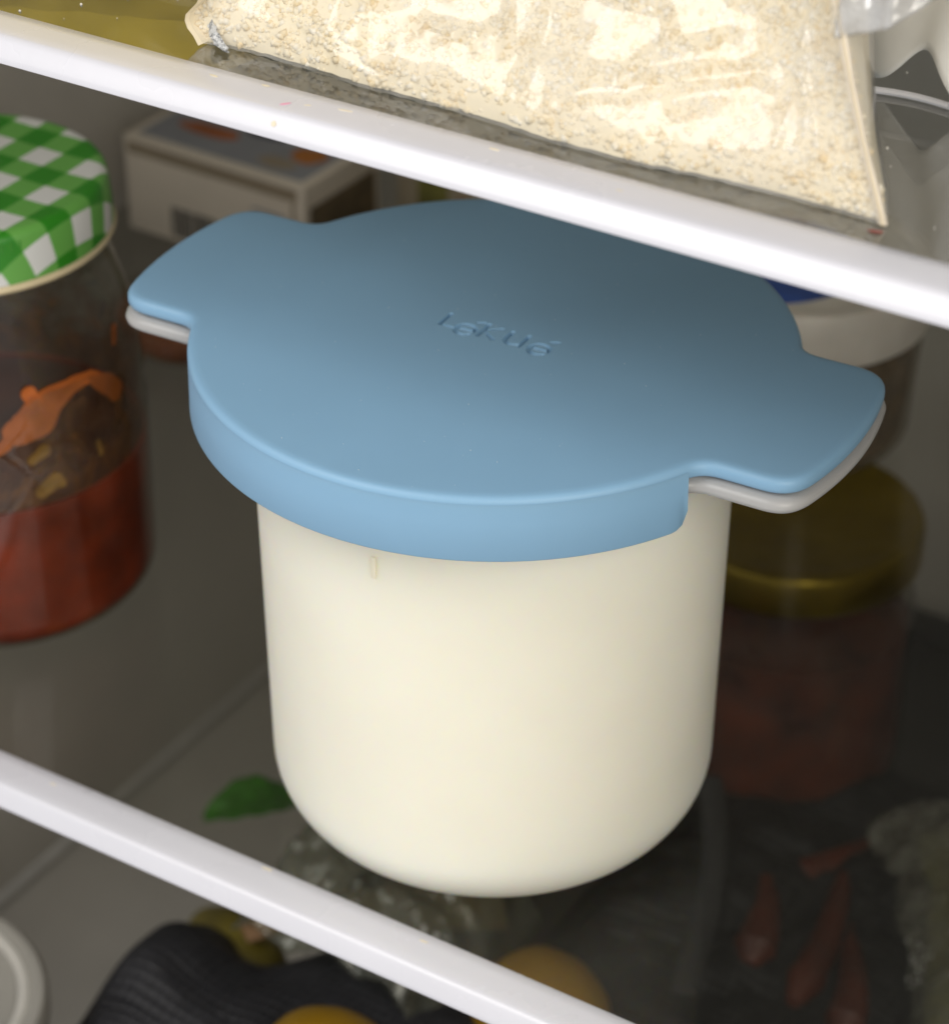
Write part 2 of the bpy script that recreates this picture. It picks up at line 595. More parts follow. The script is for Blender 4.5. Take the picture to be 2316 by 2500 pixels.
# the film
mf = thin_glass('clear_film', (0.97, 0.97, 0.96), 0.07, hazecol=(0.93, 0.93, 0.94), rough=0.09, hscale=30, bump=0.04, bscale=70, hmax=0.40, ior=1.48, boost=0.95)
v, f, nu, nv = sheet_grid(220, 90, 0.0004)
vv2 = []
CREASES = [((-0.030, 0.012), (0.006, 0.001), 0.0011, 0.0012), ((0.008, 0.016), (0.020, 0.0135), 0.0007, 0.0013), ((0.020, 0.0135), (0.026, 0.018), 0.0006, 0.0012),
           ((0.024, 0.022), (0.030, 0.0125), 0.0006, 0.0010), ((0.034, 0.020), (0.037, 0.006), 0.0005, 0.0010), ((0.040, 0.026), (0.060, 0.0255), 0.0007, 0.0012),
           ((0.060, 0.0255), (0.064, 0.0215), 0.0006, 0.0012), ((0.056, 0.014), (0.064, 0.0205), 0.0007, 0.0013), ((0.064, 0.0205), (0.078, 0.024), 0.0007, 0.0011),
           ((0.048, 0.010), (0.088, 0.020), 0.0016, 0.0008), ((0.010, 0.020), (0.050, 0.030), 0.0014, 0.0009), ((0.072, 0.030), (0.090, 0.028), 0.0008, 0.0011),
           ((-0.012, 0.014), (0.002, 0.017), 0.0008, 0.0010), ((0.090, 0.033), (0.100, 0.012), 0.0012, 0.0007)]
n1 = (nu + 1) * (nv + 1)
for i, p in enumerate(v):
    k = -1 if i < n1 else 1
    ui, vi = (i % n1) % (nu + 1) / nu, (i % n1) // (nu + 1) / nv
    # creases in the stretched film: a few long folds, plus faint ridged noise
    q = Vector((p.x * 40 + p.z * 16, p.z * 22 - p.x * 14, 2.0 + k))
    amt = (1 - abs(mn.noise(q))) ** 16 * 0.0005
    for (A, B, wd_, hh) in CREASES:
        ax, az, bx, bz = A[0], A[1], B[0], B[1]
        qx, qz = p.x + 0.0012 * mn.noise(Vector((p.x * 160, p.z * 160, 0))), p.z + 0.0012 * mn.noise(Vector((p.x * 160, p.z * 160, 7)))
        t = max(0, min(1, ((qx - ax) * (bx - ax) + (qz - az) * (bz - az)) / ((bx - ax) ** 2 + (bz - az) ** 2)))
        d_ = math.hypot(qx - ax - t * (bx - ax), qz - az - t * (bz - az))
        amt += 1.7 * hh * math.exp(-(d_ / wd_) ** 2) * (0.25 + 0.75 * math.sin(PI * (0.15 + 0.7 * t)))
    amt *= min(1, (1 - ui) * 8) * min(1, ui * 12) * min(1, vi * 9)
    vv2.append((p.x, p.y + k * amt, p.z + amt * 0.35))
film = pyobj('film', vv2, f, mf, bag)
# right hand heat seal: a narrow flat band
bm = bmesh.new()
rows = []
for j in range(41):
    p = bag_pt(1.0, j / 40, -1)
    wv = 0.0005 * mn.noise(Vector((j * 0.21, 3, 0)))
    rows.append([bm.verts.new((p.x - 0.0010, p.y - 0.0005, p.z)), bm.verts.new((p.x + 0.0006 + wv, p.y - 0.0004, p.z)), bm.verts.new((p.x + 0.0006 + wv, p.y + 0.0004, p.z)), bm.verts.new((p.x - 0.0010, p.y + 0.0005, p.z))])
for A, B in zip(rows, rows[1:]):
    for q in range(4): bm.faces.new((A[q], A[(q + 1) % 4], B[(q + 1) % 4], B[q]))
bm.faces.new(rows[0]); bm.faces.new(rows[-1][::-1])
obj('seal', bm, plain('seal_film', (0.74, 0.66, 0.54), 0.3, 0.04, 300, spec=0.6), bag)


# puckered clear corner at the left foot, and the flap of empty film at the right
def crumple(name, fn, nu, nv, mat, parent, th=0.0003):
    v, f = [], []
    for j in range(nv + 1):
        for i in range(nu + 1): v.append(Vector(fn(i / nu, j / nv)))
    for j in range(nv):
        for i in range(nu):
            a = j * (nu + 1) + i
            f.append((a, a + 1, a + nu + 2, a + nu + 1))
    o = pyobj(name, v, f, mat, parent)
    md = o.modifiers.new('t', 'SOLIDIFY'); md.thickness = th
    return o


mcor, nt, b, out = new_mat('puckered_corner_film')
n = noise(nt, 900, 5, 0.7)
r = ramp(nt, n.outputs['Fac'], [(0.40, (0.25, 0.26, 0.27)), (0.52, (0.78, 0.79, 0.80)), (0.7, (0.9, 0.9, 0.9))])
nt.links.new(r.outputs['Color'], b.inputs['Base Color'])
b.inputs['Roughness'].default_value = 0.2
bp = nd(nt, 'ShaderNodeBump', Strength=0.9, Distance=0.001)
nt.links.new(n.outputs['Fac'], bp.inputs['Height']); nt.links.new(bp.outputs['Normal'], b.inputs['Normal'])


def corner(u, v):
    a = -PI * 0.15 + u * PI * 0.9
    x = -0.0455 - 0.0030 * math.sin(u * PI) + 0.0075 * u
    y = -0.0440 - 0.0066 * u - 0.0012 * math.sin(v * PI)
    z = 0.0002 + v * (0.0085 - 0.0072 * u)
    return (x + 0.0008 * mn.noise(Vector((u * 9, v * 9, 1))), y + 0.0008 * mn.noise(Vector((u * 8, v * 8, 4))), z)


crumple('puckered_corner', corner, 16, 10, mcor, bag, 0.0004)


def flap(u, v):
    # a loose lip of empty film hanging out past the right seam
    low = 0.0325 + 0.0125 * u ** 1.8
    x = 0.1020 + 0.0210 * u
    z = low + 0.030 * v
    y = -0.0425 + 0.006 * u + 0.004 * math.sin(u * 9 + v * 3) * u + 0.008 * v
    return (x, y + 0.0025 * mn.noise(Vector((u * 5, v * 5, 1))), z)


crumple('film_flap', flap, 30, 24, thin_glass('flap_film', (0.93, 0.93, 0.93), 0.35, hazecol=(0.95, 0.95, 0.96), rough=0.12, hscale=60, hmax=0.7, bump=0.25, bscale=60, boost=2.0), bag, 0.0002)

# ------------------------------------------------------------------ white carrier bag at the right of the upper shelf
cb_ = thing('carrier_bag', 'thin white carrier bag slumped behind the bag of crumbs', 'bag', (0.10, 0.02, UZ))
m_cb = plain('white_bag_plastic', (0.85, 0.84, 0.80), 0.4, 0.06, 40, bump=0.25, bscale=90, sss=0.3, sssr=(1, 1, 1), sscale=0.004)


def slump(u, v):
    # hem rises to a peak in the middle
    x = -0.030 + 0.100 * u
    hem = 0.0010 + 0.0105 * math.exp(-((u - 0.315) / 0.075) ** 2)
    y = -0.010 - 0.010 * u + 0.026 * v + 0.004 * math.sin(u * 14) * (1 - v) + 0.006 * math.exp(-((u - 0.30) / 0.06) ** 2)
    z = hem + v * 0.07 + 0.001 * mn.noise(Vector((u * 6, v * 5, 0)))
    return (x, y + 0.004 * mn.noise(Vector((u * 5, v * 4, 3))), max(z, 0.0006))


crumple('front_sheet', slump, 90, 40, m_cb, cb_, 0.0004)


def slump2(u, v):
    x = -0.030 + 0.100 * u
    return (x, 0.034 + 0.006 * math.sin(u * 9) - 0.018 * v, 0.0008 + v * 0.071)


crumple('back_sheet', slump2, 40, 20, m_cb, cb_, 0.0004)
bm = bmesh.new()
tube(bm, [(-0.012 + 0.0205 * s, -0.0155 + 0.0015 * math.sin(s * 3) + 0.0015 * s, 0.0009) for s in np.linspace(0, 1, 12)], 0.0008, 8, True)
obj('hem_fold', bm, plain('hem_plastic', (0.75, 0.75, 0.80), 0.15, 0.03, 60, spec=0.8), cb_)

# ------------------------------------------------------------------ yellow packet behind, mirrored in the upper glass
yp = thing('crisp_packet', 'glossy yellow packet standing at the left of the upper shelf', 'packet', (-0.100, -0.023, UZ), math.radians(6))
m_y = plain('yellow_foil', (0.80, 0.58, 0.005), 0.28, 0.10, 30, bump=0.4, bscale=60, spec=0.6)
bm = bmesh.new()
nu, nv = 40, 40
rows = []
for k in (-1, 1):
    rows.append([[bm.verts.new((-0.045 + 0.09 * i / nu,
                                k * 0.017 * (math.sin(PI * i / nu) ** 0.6) * (math.sin(PI * min(1, 0.06 + 0.94 * j / nv)) ** 0.6) + 0.022 * j / nv + 0.002 * mn.noise(Vector((i * .22, j * .22, k))),
                                0.0006 + 0.105 * j / nv + 0.010 * (1 - i / nu) ** 2 * (1 - j / nv))) for i in range(nu + 1)] for j in range(nv + 1)])
for k in (0, 1):
    for j in range(nv):
        for i in range(nu): bm.faces.new((rows[k][j][i], rows[k][j][i + 1], rows[k][j + 1][i + 1], rows[k][j + 1][i]))
bmesh.ops.remove_doubles(bm, verts=bm.verts, dist=0.0006)
obj('pouch', bm, m_y, yp)
bm = box_bm(-0.046, 0.046, 0.0205, 0.0225, 0.1045, 0.115, 0.0003, 1)
obj('crimped_seal', bm, m_y, yp)


# ------------------------------------------------------------------ sauce jar with gingham lid
jar = thing('sauce_jar', 'glass jar half full of red sauce with a green gingham screw lid', 'jar', (-0.1825, 0.0082, 0))
JT = 0.1345
rj = 0.048
gl_prof = [(0, 0.0012), (0.032, 0.0010), (0.038, 0.0002)] + arc(0.038, 0.010, 0.010, -90, 0, 8)[1:]
gl_prof += [(rj, 0.014), (rj + .0004, 0.05), (rj + 0.0005, 0.062), (rj - 0.0004, 0.066), (rj + 0.0003, 0.071), (rj, 0.078), (rj - 0.0008, 0.086), (rj - 0.0020, 0.093), (0.0440, 0.101), (0.0420, 0.107), (0.0405, 0.112), (0.0405, 0.117)]
lathe_obj('glass', gl_prof, thin_glass('jar_glass', (0.84, 0.86, 0.80), 0.008, rough=0.03, hscale=60, hmax=0.03, boost=1.2), jar, 120)
sp = [(0, 0.0016), (0.036, 0.0014)] + arc(0.0376, 0.0108, 0.0098, -90, 0, 8)[1:] + [(0.0475, 0.02), (0.0477, 0.0485), (0.0474, 0.0503), (0.0452, 0.0500)]
ms = plain('tomato_sauce', (0.20, 0.022, 0.002), 0.35, 0.45, 55, spec=0.4)
lathe_obj('sauce', sp, ms, jar, 96)
lathe_obj('sauce_surface', [(0.0452, 0.0500), (0.030, 0.0497), (0.015, 0.0497), (0, 0.0496)], plain('dark_sauce_skin', (0.10, 0.030, 0.014), 0.35, 0.5, 45, bump=0.2, bscale=120), jar, 96)
# residue film left above the sauce
mr, nt, b, out = new_mat('sauce_residue')
n = noise(nt, 70, 6, 0.65)
n2 = noise(nt, 220, 5, 0.65)
mix = nd(nt, 'ShaderNodeMath', operation='MULTIPLY_ADD'); mix.inputs[1].default_value = 0.45
nt.links.new(n2.outputs['Fac'], mix.inputs[0]); nt.links.new(n.outputs['Fac'], mix.inputs[2])
tc = nt.nodes.new('ShaderNodeTexCoord')
sx = nt.nodes.new('ShaderNodeSeparateXYZ'); nt.links.new(tc.outputs['Object'], sx.inputs[0])
mr_ = nd(nt, 'ShaderNodeMapRange'); mr_.inputs[1].default_value = 0.044; mr_.inputs[2].default_value = 0.092; mr_.inputs[3].default_value = 0.50; mr_.inputs[4].default_value = -0.28
nt.links.new(sx.outputs['Z'], mr_.inputs[0])
ad = nd(nt, 'ShaderNodeMath', operation='ADD')
nt.links.new(mix.outputs[0], ad.inputs[0]); nt.links.new(mr_.outputs[0], ad.inputs[1])
al = ramp(nt, ad.outputs[0], [(0.55, (0.0,) * 3), (0.95, (0.85,) * 3)])
cr = ramp(nt, n2.outputs['Fac'], [(0.35, (0.075, 0.028, 0.018)), (0.5, (0.11, 0.042, 0.018)), (0.72, (0.24, 0.09, 0.02))])
nt.links.new(cr.outputs['Color'], b.inputs['Base Color'])
nt.links.new(al.outputs['Color'], b.inputs['Alpha'])
b.inputs['Roughness'].default_value = 0.4
lathe_obj('residue', [(rj - 0.0012, 0.0508), (rj - 0.0010, 0.060), (rj - 0.0013, 0.072), (rj - 0.0016, 0.085), (rj - 0.0032, 0.0935), (0.0425, 0.101)], mr, jar, 96)


# thick smears of sauce: raised patches on the inside of the glass
def patch(name, pts, mat, r=rj - 0.0006, rad=0.0035, parent=jar, inward=0.0003):
    """blobs along a path of (theta deg, z) on the wall of the jar"""
    bm = bmesh.new()
    nA, nZ = 90, 60
    th = [p[0] for p in pts]; zs = [p[1] for p in pts]
    a0, a1, z0, z1 = min(th) - 8, max(th) + 8, min(zs) - 0.006, max(zs) + 0.006
    g = {}
    def val(a, z):
        best = -9
        for (p0, p1) in zip(pts, pts[1:] if len(pts) > 1 else pts):
            A = np.array([p0[0] * 0.00084, p0[1]]); B = np.array([p1[0] * 0.00084, p1[1]]); Q = np.array([a * 0.00084, z])
            t = np.clip(((Q - A) @ (B - A)) / max(1e-12, (B - A) @ (B - A)), 0, 1)
            rr_ = p0[2] + (p1[2] - p0[2]) * t
            best = max(best, rr_ - np.linalg.norm(Q - A - t * (B - A)))
        return best + 0.0007 * mn.noise(Vector((a * 0.14, z * 170, 1.0)))
    grid = [[val(a0 + (a1 - a0) * i / nA, z0 + (z1 - z0) * j / nZ) for i in range(nA + 1)] for j in range(nZ + 1)]
    def vert(i, j):
        if (i, j) not in g:
            a = math.radians(a0 + (a1 - a0) * i / nA); z = z0 + (z1 - z0) * j / nZ
            rr_ = r - inward * min(1, max(0, grid[j][i]) / 0.002)
            g[(i, j)] = bm.verts.new((rr_ * math.cos(a), rr_ * math.sin(a), z))
        return g[(i, j)]
    for j in range(nZ):
        for i in range(nA):
            if sum((grid[j][i], grid[j][i + 1], grid[j + 1][i], grid[j + 1][i + 1])) > 0:
                bm.faces.new((vert(i, j), vert(i + 1, j), vert(i + 1, j + 1), vert(i, j + 1)))
    return obj(name, bm, mat, parent)


m_or = plain('orange_smear', (0.46, 0.115, 0.02), 0.4, 0.25, 120, spec=0.5)
m_oc = plain('ochre_smear', (0.30, 0.15, 0.03), 0.45, 0.3, 150)
patch('sauce_smear', [(-35, 0.0768, .0044), (-28, 0.0795, .0062), (-23, 0.0835, .0050), (-14, 0.0862, .0028), (-6, 0.0862, .0020), (3, 0.0800, .0030), (7, 0.0765, .0034)], m_or)
patch('sauce_smear', [(-30, 0.088, .0022), (-27, 0.083, .0022)], m_or)
patch('sauce_smear', [(11, 0.0900, .0013), (12, 0.0945, .0015)], m_or, r=rj - 0.0021)
patch('sauce_smear', [(-44, 0.071, .0016), (-40, 0.073, .0020)], m_or)
patch('sauce_smear', [(-29, 0.0555, .0022), (-24, 0.0580, .0026), (-21, 0.0560, .0014)], m_oc)
patch('sauce_smear', [(-31, 0.0665, .0015), (-27, 0.0685, .0022)], m_oc)
patch('sauce_smear', [(-49, 0.0640, .0012), (-46, 0.0650, .0012)], m_oc)
patch('sauce_smear', [(-5, 0.0640, .0008), (-4, 0.0600, .0008)], m_oc)

# lid: the cloth print runs over the shoulder and down the side
lp = [(0, JT)] + [(0.030 * s, JT - 0.0001) for s in (0.25, 0.5, 0.75, 1.0)] + [(0.036, JT + 0.0002), (0.0385, JT + 0.0004)]
lp += [(0.0396 + 0.0028 * math.sin(a), JT - 0.0024 + 0.0028 * math.cos(a)) for a in np.radians([10, 30, 50, 70, 90])]
lp += [(0.0427, JT - 0.006), (0.0430, JT - 0.010), (0.0431, JT - 0.0145)]
v, f = lathe(lp[::-1], 120)
me = bpy.data.meshes.new('screw_lid')
me.from_pydata(v, [], f); me.update()
uvl = me.uv_layers.new(name='cloth')
acc = {}
L = 0
for i, (r_, z_) in enumerate(lp):
    if i: L += math.hypot(r_ - lp[i - 1][0], z_ - lp[i - 1][1])
    acc[round(z_ * 1e6) * 1000003 + round(r_ * 1e6)] = L
for p in me.polygons:
    for li in p.loop_indices:
        co = me.vertices[me.loops[li].vertex_index].co
        r_ = math.hypot(co.x, co.y)
        Lr = acc.get(round(co.z * 1e6) * 1000003 + round(r_ * 1e6), None)
        if Lr is None:
            Lr = min(acc.items(), key=lambda kv: abs(kv[0] - (round(co.z * 1e6) * 1000003 + round(r_ * 1e6))))[1]
        s = Lr / r_ if r_ > 1e-6 else 1
        uvl.data[li].uv = (co.x * s, co.y * s)
mg, nt, b, out = new_mat('green_gingham')
uv = nd(nt, 'ShaderNodeUVMap', uv_map='cloth')
sx = nt.nodes.new('ShaderNodeSeparateXYZ')
nt.links.new(uv.outputs[0], sx.inputs[0])


def stripe(sock, off, per):
    a = nd(nt, 'ShaderNodeMath', operation='ADD'); a.inputs[1].default_value = off + per * 20
    nt.links.new(sock, a.inputs[0])
    d = nd(nt, 'ShaderNodeMath', operation='DIVIDE'); d.inputs[1].default_value = per
    nt.links.new(a.outputs[0], d.inputs[0])
    fr = nd(nt, 'ShaderNodeMath', operation='FRACT'); nt.links.new(d.outputs[0], fr.inputs[0])
    pp = nd(nt, 'ShaderNodeMath', operation='PINGPONG'); pp.inputs[1].default_value = 0.5
    nt.links.new(fr.outputs[0], pp.inputs[0])
    return ramp(nt, pp.outputs[0], [(0.235, (0, 0, 0)), (0.265, (1, 1, 1))]).outputs['Color']


# a white square is centred at (0.030, 0.0035) from the lid's axis
s1 = stripe(sx.outputs['X'], -0.030, 0.0175)
s2 = stripe(sx.outputs['Y'], -0.0035, 0.0185)
ad = nd(nt, 'ShaderNodeMath', operation='ADD')
nt.links.new(s1, ad.inputs[0]); nt.links.new(s2, ad.inputs[1])
hf = nd(nt, 'ShaderNodeMath', operation='MULTIPLY'); hf.inputs[1].default_value = 0.5
nt.links.new(ad.outputs[0], hf.inputs[0])
cr = ramp(nt, hf.outputs[0], [(0.0, (0.72, 0.72, 0.70)), (0.5, (0.14, 0.40, 0.075)), (1.0, (0.028, 0.24, 0.012))])
nt.links.new(cr.outputs['Color'], b.inputs['Base Color'])
b.inputs['Roughness'].default_value = 0.38
lid_j = link('screw_lid', me, mg, jar)
# pressed grip marks on the lid shoulder and the cream rolled rim
mk = bmesh.new()
for i in range(14):
    a = math.radians(-72 + i * 3.6)
    mt = Matrix.Translation((0.0424 * math.cos(a), 0.0424 * math.sin(a), JT - 0.0036)) @ Matrix.Rotation(a, 4, 'Z')
    bmesh.ops.create_cube(mk, size=1, matrix=mt @ Matrix.Diagonal((0.0005, 0.0004, 0.0026, 1)))
obj('grip_marks', mk, plain('dark_green_enamel', (0.05, 0.25, 0.025), 0.4), lid_j, smooth=False)['kind'] = 'stuff'
lathe_obj('rolled_rim', arc(0.0424, JT - 0.0158, 0.0013, -180, 180, 12)[:-1], plain('cream_enamel', (0.72, 0.60, 0.38), 0.35), lid_j, 120, close=True)

# ------------------------------------------------------------------ cartons at the back left
m_card = plain('white_carton', (0.74, 0.665, 0.56), 0.6, 0.05, 40, bump=0.05)
ct = thing('carton', 'white printed carton with a barcode on its front, behind the gingham jar', 'box', (-0.294, 0.2120, 0), math.radians(-1.5))
CW, CD, CH = 0.0845, 0.046, 0.0392
obj('carton_body', box_bm(0, CW, 0, CD, 0.0003, CH, 0.0006, 2), m_card, ct)
m_tan = plain('tan_print', (0.34, 0.28, 0.20), 0.6)
m_blk = plain('black_print', (0.03, 0.03, 0.03), 0.6)
m_orp = plain('orange_print', (0.42, 0.13, 0.04), 0.6, 0.2)
m_gry = plain('grey_print', (0.30, 0.31, 0.34), 0.6)


def decal(name, x0, x1, z0, z1, mat, y=0.0, parent=ct):
    return obj(name, box_bm(x0, x1, y - 0.0002, y + 0.0001, z0, z1), mat, parent, smooth=False)


decal('print_band', 0.002, 0.081, 0.0325, 0.0375, m_tan)
decal('print_band', 0.0785, 0.0800, 0.004, 0.0320, m_tan)
bars = bmesh.new()
x = 0.0215
while x < 0.047:
    wbar = random.choice((0.0005, 0.0007, 0.0010, 0.0014))
    tmp = box_bm(x, x + wbar, -0.0002, 0.0001, 0.003, 0.0150)
    mm = bpy.data.meshes.new('t'); tmp.to_mesh(mm); tmp.free(); bars.from_mesh(mm); bpy.data.meshes.remove(mm)
    x += wbar + random.choice((0.0005, 0.0006, 0.0009))
obj('barcode', bars, m_blk, ct, smooth=False)
decal('print_line', 0.060, 0.075, 0.0245, 0.0256, m_gry)
decal('print_line', 0.062, 0.074, 0.0222, 0.0232, m_gry)


def top_patch(name, cx, cy, rx, ry, mat, seed):
    bm = bmesh.new()
    n = 26
    lo, hi = [], []
    for k in range(n):
        a = 2 * PI * k / n
        rr_ = 1 + 0.25 * mn.noise(Vector((math.cos(a) * 1.5, math.sin(a) * 1.5, seed)))
        x_, y_ = cx + rx * rr_ * math.cos(a), cy + ry * rr_ * math.sin(a)
        lo.append(bm.verts.new((x_, y_, CH - 0.0001))); hi.append(bm.verts.new((x_, y_, CH + 0.0002)))
    bm.faces.new(hi); bm.faces.new(lo[::-1])
    for k in range(n): bm.faces.new((lo[k], lo[(k + 1) % n], hi[(k + 1) % n], hi[k]))
    return obj(name, bm, mat, ct, smooth=False)


bm = box_bm(0.004, CW - 0.004, 0.004, CD - 0.003, CH - 0.0001, CH + 0.00012)
obj('top_panel', bm, m_gry, ct, smooth=False)
top_patch('orange_patch', 0.026, 0.020, 0.014, 0.0045, m_orp, 1)
top_patch('orange_patch', 0.070, 0.023, 0.0075, 0.006, plain('amber_print', (0.5, 0.18, 0.03), 0.6), 3)
top_patch('brown_patch', 0.063, 0.012, 0.009, 0.004, m_tan, 5)
top_patch('navy_patch', 0.045, 0.030, 0.010, 0.004, plain('navy_print', (0.03, 0.035, 0.07), 0.6), 8)
sd = decal('side_print', 0, 0.040, 0.004, 0.030, plain('side_brown', (0.16, 0.12, 0.07), 0.6, 0.4, 90))
sd.matrix_local = Matrix.Translation((CW + 0.0001, 0.003, 0)) @ Matrix.Rotation(PI / 2, 4, 'Z')

c2 = thing('carton', 'small green and brown printed carton to the right of the white carton', 'box', (-0.2045, 0.262, 0), math.radians(-4))
obj('carton_body', box_bm(0, 0.048, 0, 0.03, 0.0003, 0.034, 0.0006, 2), plain('tan_card', (0.36, 0.30, 0.21), 0.6), c2)
decal('green_print', 0.010, 0.024, 0.003, 0.028, plain('olive_print', (0.16, 0.15, 0.035), 0.6, 0.5, 110), parent=c2)
decal('brown_print', 0.029, 0.043, 0.006, 0.024, plain('rust_print', (0.28, 0.15, 0.09), 0.6, 0.4, 110), parent=c2)

# ------------------------------------------------------------------ small amber pot behind the left tab
am = thing('amber_pot', 'small squat pot of dark orange preserve behind the left tab handle', 'jar', (-0.221, 0.160, 0))
lathe_obj('preserve', [(0, 0.001), (0.022, 0.001)] + arc(0.022, 0.008, 0.007, -90, 0, 6) + [(0.029, 0.010), (0.0285, 0.0115), (0, 0.0115)], plain('orange_preserve', (0.20, 0.055, 0.010), 0.3, 0.3, 70), am, 64)
lathe_obj('glass', [(0, 0.0003), (0.023, 0.0003)] + arc(0.0225, 0.0085, 0.008, -90, 0, 6) + [(0.0308, 0.0135)], thin_glass('pot_glass', (0.9, 0.88, 0.82), 0.02), am, 64)

# ------------------------------------------------------------------ tub with blue lid, right rear
tb = thing('plastic_tub', 'round see-through plastic tub with a white rim and blue lid, behind the right tab', 'tub', (-0.015, 0.212, 0))
lathe_obj('tub_wall', [(0, 0.0004), (0.030, 0.0004)] + arc(0.030, 0.010, 0.0096, -90, -10, 6) + [(0.0405, 0.03), (0.0420, 0.051)], thin_glass('tub_plastic', (0.80, 0.77, 0.70), 0.10, hazecol=(0.55, 0.50, 0.42), rough=0.15, hscale=50, hmax=0.35, ior=1.45), tb, 96)
lathe_obj('contents', [(0, 0.002), (0.029, 0.002)] + arc(0.029, 0.0105, 0.0085, -90, -10, 6) + [(0.0388, 0.030), (0.039, 0.036), (0.034, 0.040), (0, 0.038)], plain('brown_leftovers', (0.20, 0.145, 0.09), 0.5, 0.6, 80, bump=0.5, bscale=150), tb, 64)
rim = [(0.0418, 0.047), (0.0428, 0.047), (0.0434, 0.049), (0.0432, 0.058), (0.0430, 0.0640), (0.0420, 0.0658), (0.0385, 0.0660), (0.0372, 0.0650), (0.037, 0.058)]
M_tubw = plain('white_tub_plastic', (0.66, 0.62, 0.55), 0.4, sss=0.3)
lathe_obj('lid_rim', rim, M_tubw, tb, 96)
lathe_obj('lid_top', [(0.0374, 0.0642), (0.0362, 0.0646), (0.0, 0.0646)], M_tubw, tb, 96)
lb = lathe_obj('blue_label', [(0.0300, 0.0645), (0.0300, 0.0649), (0.0, 0.0649)], plain('deep_blue_print', (0.012, 0.075, 0.36), 0.35, 0.4, 60), tb, 96)
lb.location = (-0.008, -0.0062, 0)

# ------------------------------------------------------------------ under the lower shelf
# jar with gold lid
gj = thing('gold_lid_jar', 'dark jar of red preserve with a dull gold lid, seen through the lower glass', 'jar', (-0.017, 0.230, -0.1512 + 0.0095))
lathe_obj('gold_lid', [(0.0435, 0.083), (0.0445, 0.084), (0.0448, 0.096), (0.0436, 0.0985), (0.041, 0.0990), (0.039, 0.0980), (0, 0.0978)], plain('gold_enamel', (0.32, 0.23, 0.03), 0.30, 0.25, 30, bump=0.5, bscale=120, spec=0.6, metal=0.85), gj, 96)
lathe_obj('preserve', [(0, -0.0075), (0.034, -0.0075)] + arc(0.034, 0.0005, 0.008, -90, 0, 6) + [(0.042, 0.02), (0.042, 0.058), (0, 0.060)], plain('red_preserve', (0.14, 0.026, 0.006), 0.3, 0.6, 45), gj, 64)
lathe_obj('glass', [(0, -0.0091), (0.035, -0.0091)] + arc(0.0345, 0.0005, 0.0092, -90, 0, 6) + [(0.0437, 0.02), (0.0437, 0.068), (0.041, 0.078), (0.041, 0.0835)], thin_glass('gold_jar_glass', (0.88, 0.86, 0.8), 0.02), gj, 96)
# lower drawer things rest on one tray
m_tray = plain('dark_tray_plastic', (0.045, 0.043, 0.04), 0.5, 0.1, 30)
tr = thing('drawer_tray', 'dark plastic tray in the compartment below the lower shelf', 'tray', (0, 0, 0))
obj('tray_base', box_bm(-0.10, 0.30, 0.070, 0.325, -0.1545, -0.1515, 0.001), m_tray, tr)
for (a, b_, c_, d_) in ((-0.103, 0.303, 0.325, 0.328), (-0.103, 0.303, 0.067, 0.070)):
    obj('tray_side', box_bm(a, b_, c_, d_, -0.1545, -0.139, 0.001), m_tray, tr)
for (a, b_) in ((-0.103, -0.100), (0.300, 0.303)):
    obj('tray_side', box_bm(a, b_, 0.070, 0.325, -0.1545, -0.139, 0.001), m_tray, tr)


def pillow_net(name, fn, nu, nv, mat, parent, h=0.0005):
    """woven net: every mesh cell a raised pad"""
    bm = bmesh.new()
    g = [[bm.verts.new(fn(i / nu, j / nv)) for i in range(nu + 1)] for j in range(nv + 1)]
    for j in range(nv):
        for i in range(nu): bm.faces.new((g[j][i], g[j][i + 1], g[j + 1][i + 1], g[j + 1][i]))
    bmesh.ops.recalc_face_normals(bm, faces=bm.faces)
    bmesh.ops.inset_individual(bm, faces=bm.faces[:], thickness=0.0009, depth=h)
    o = obj(name, bm, mat, parent, angle=60)
    o['kind'] = 'stuff'
    return o


m_net = plain('black_netting', (0.022, 0.022, 0.026), 0.55, 0.25, 40, spec=0.4)
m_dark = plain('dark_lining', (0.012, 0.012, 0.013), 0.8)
nb = thing('net_bag', 'black netting produce bag slumped at lower left under the shelf edge', 'bag', (-0.060, 0.0, FZ))


def hump(x, y):
    z = 0.136 + 0.022 * math.exp(-(((x + 0.080) / 0.022) ** 2 + ((y - 0.006) / 0.03) ** 2))
    z += 0.010 * math.exp(-(((x - 0.03) / 0.06) ** 2 + ((y - 0.015) / 0.04) ** 2))
    z -= 0.030 * math.exp(-(((x + 0.056) / 0.017) ** 2 + ((y - 0.050) / 0.022) ** 2))
    z += 0.003 * fbm((x, y, 0.3), 30, 3)
    ex = max(0, abs(x) / 0.105); ey = max(0, abs(y) / 0.062)
    return z * max(0.0, 1 - ex ** 6) ** 0.5 * max(0.0, 1 - ey ** 8) ** 0.5


def net_fn(u, v):
    x, y = -0.104 + 0.208 * u, -0.061 + 0.122 * v
    return (x, y, 0.001 + hump(x, y))


pillow_net('netting', net_fn, 56, 34, m_net, nb)
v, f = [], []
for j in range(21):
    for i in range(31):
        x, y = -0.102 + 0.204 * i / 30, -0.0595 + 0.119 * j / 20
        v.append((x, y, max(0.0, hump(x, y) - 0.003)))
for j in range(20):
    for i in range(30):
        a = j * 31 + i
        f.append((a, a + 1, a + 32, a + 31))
pyobj('lining', v, f, m_dark, nb)


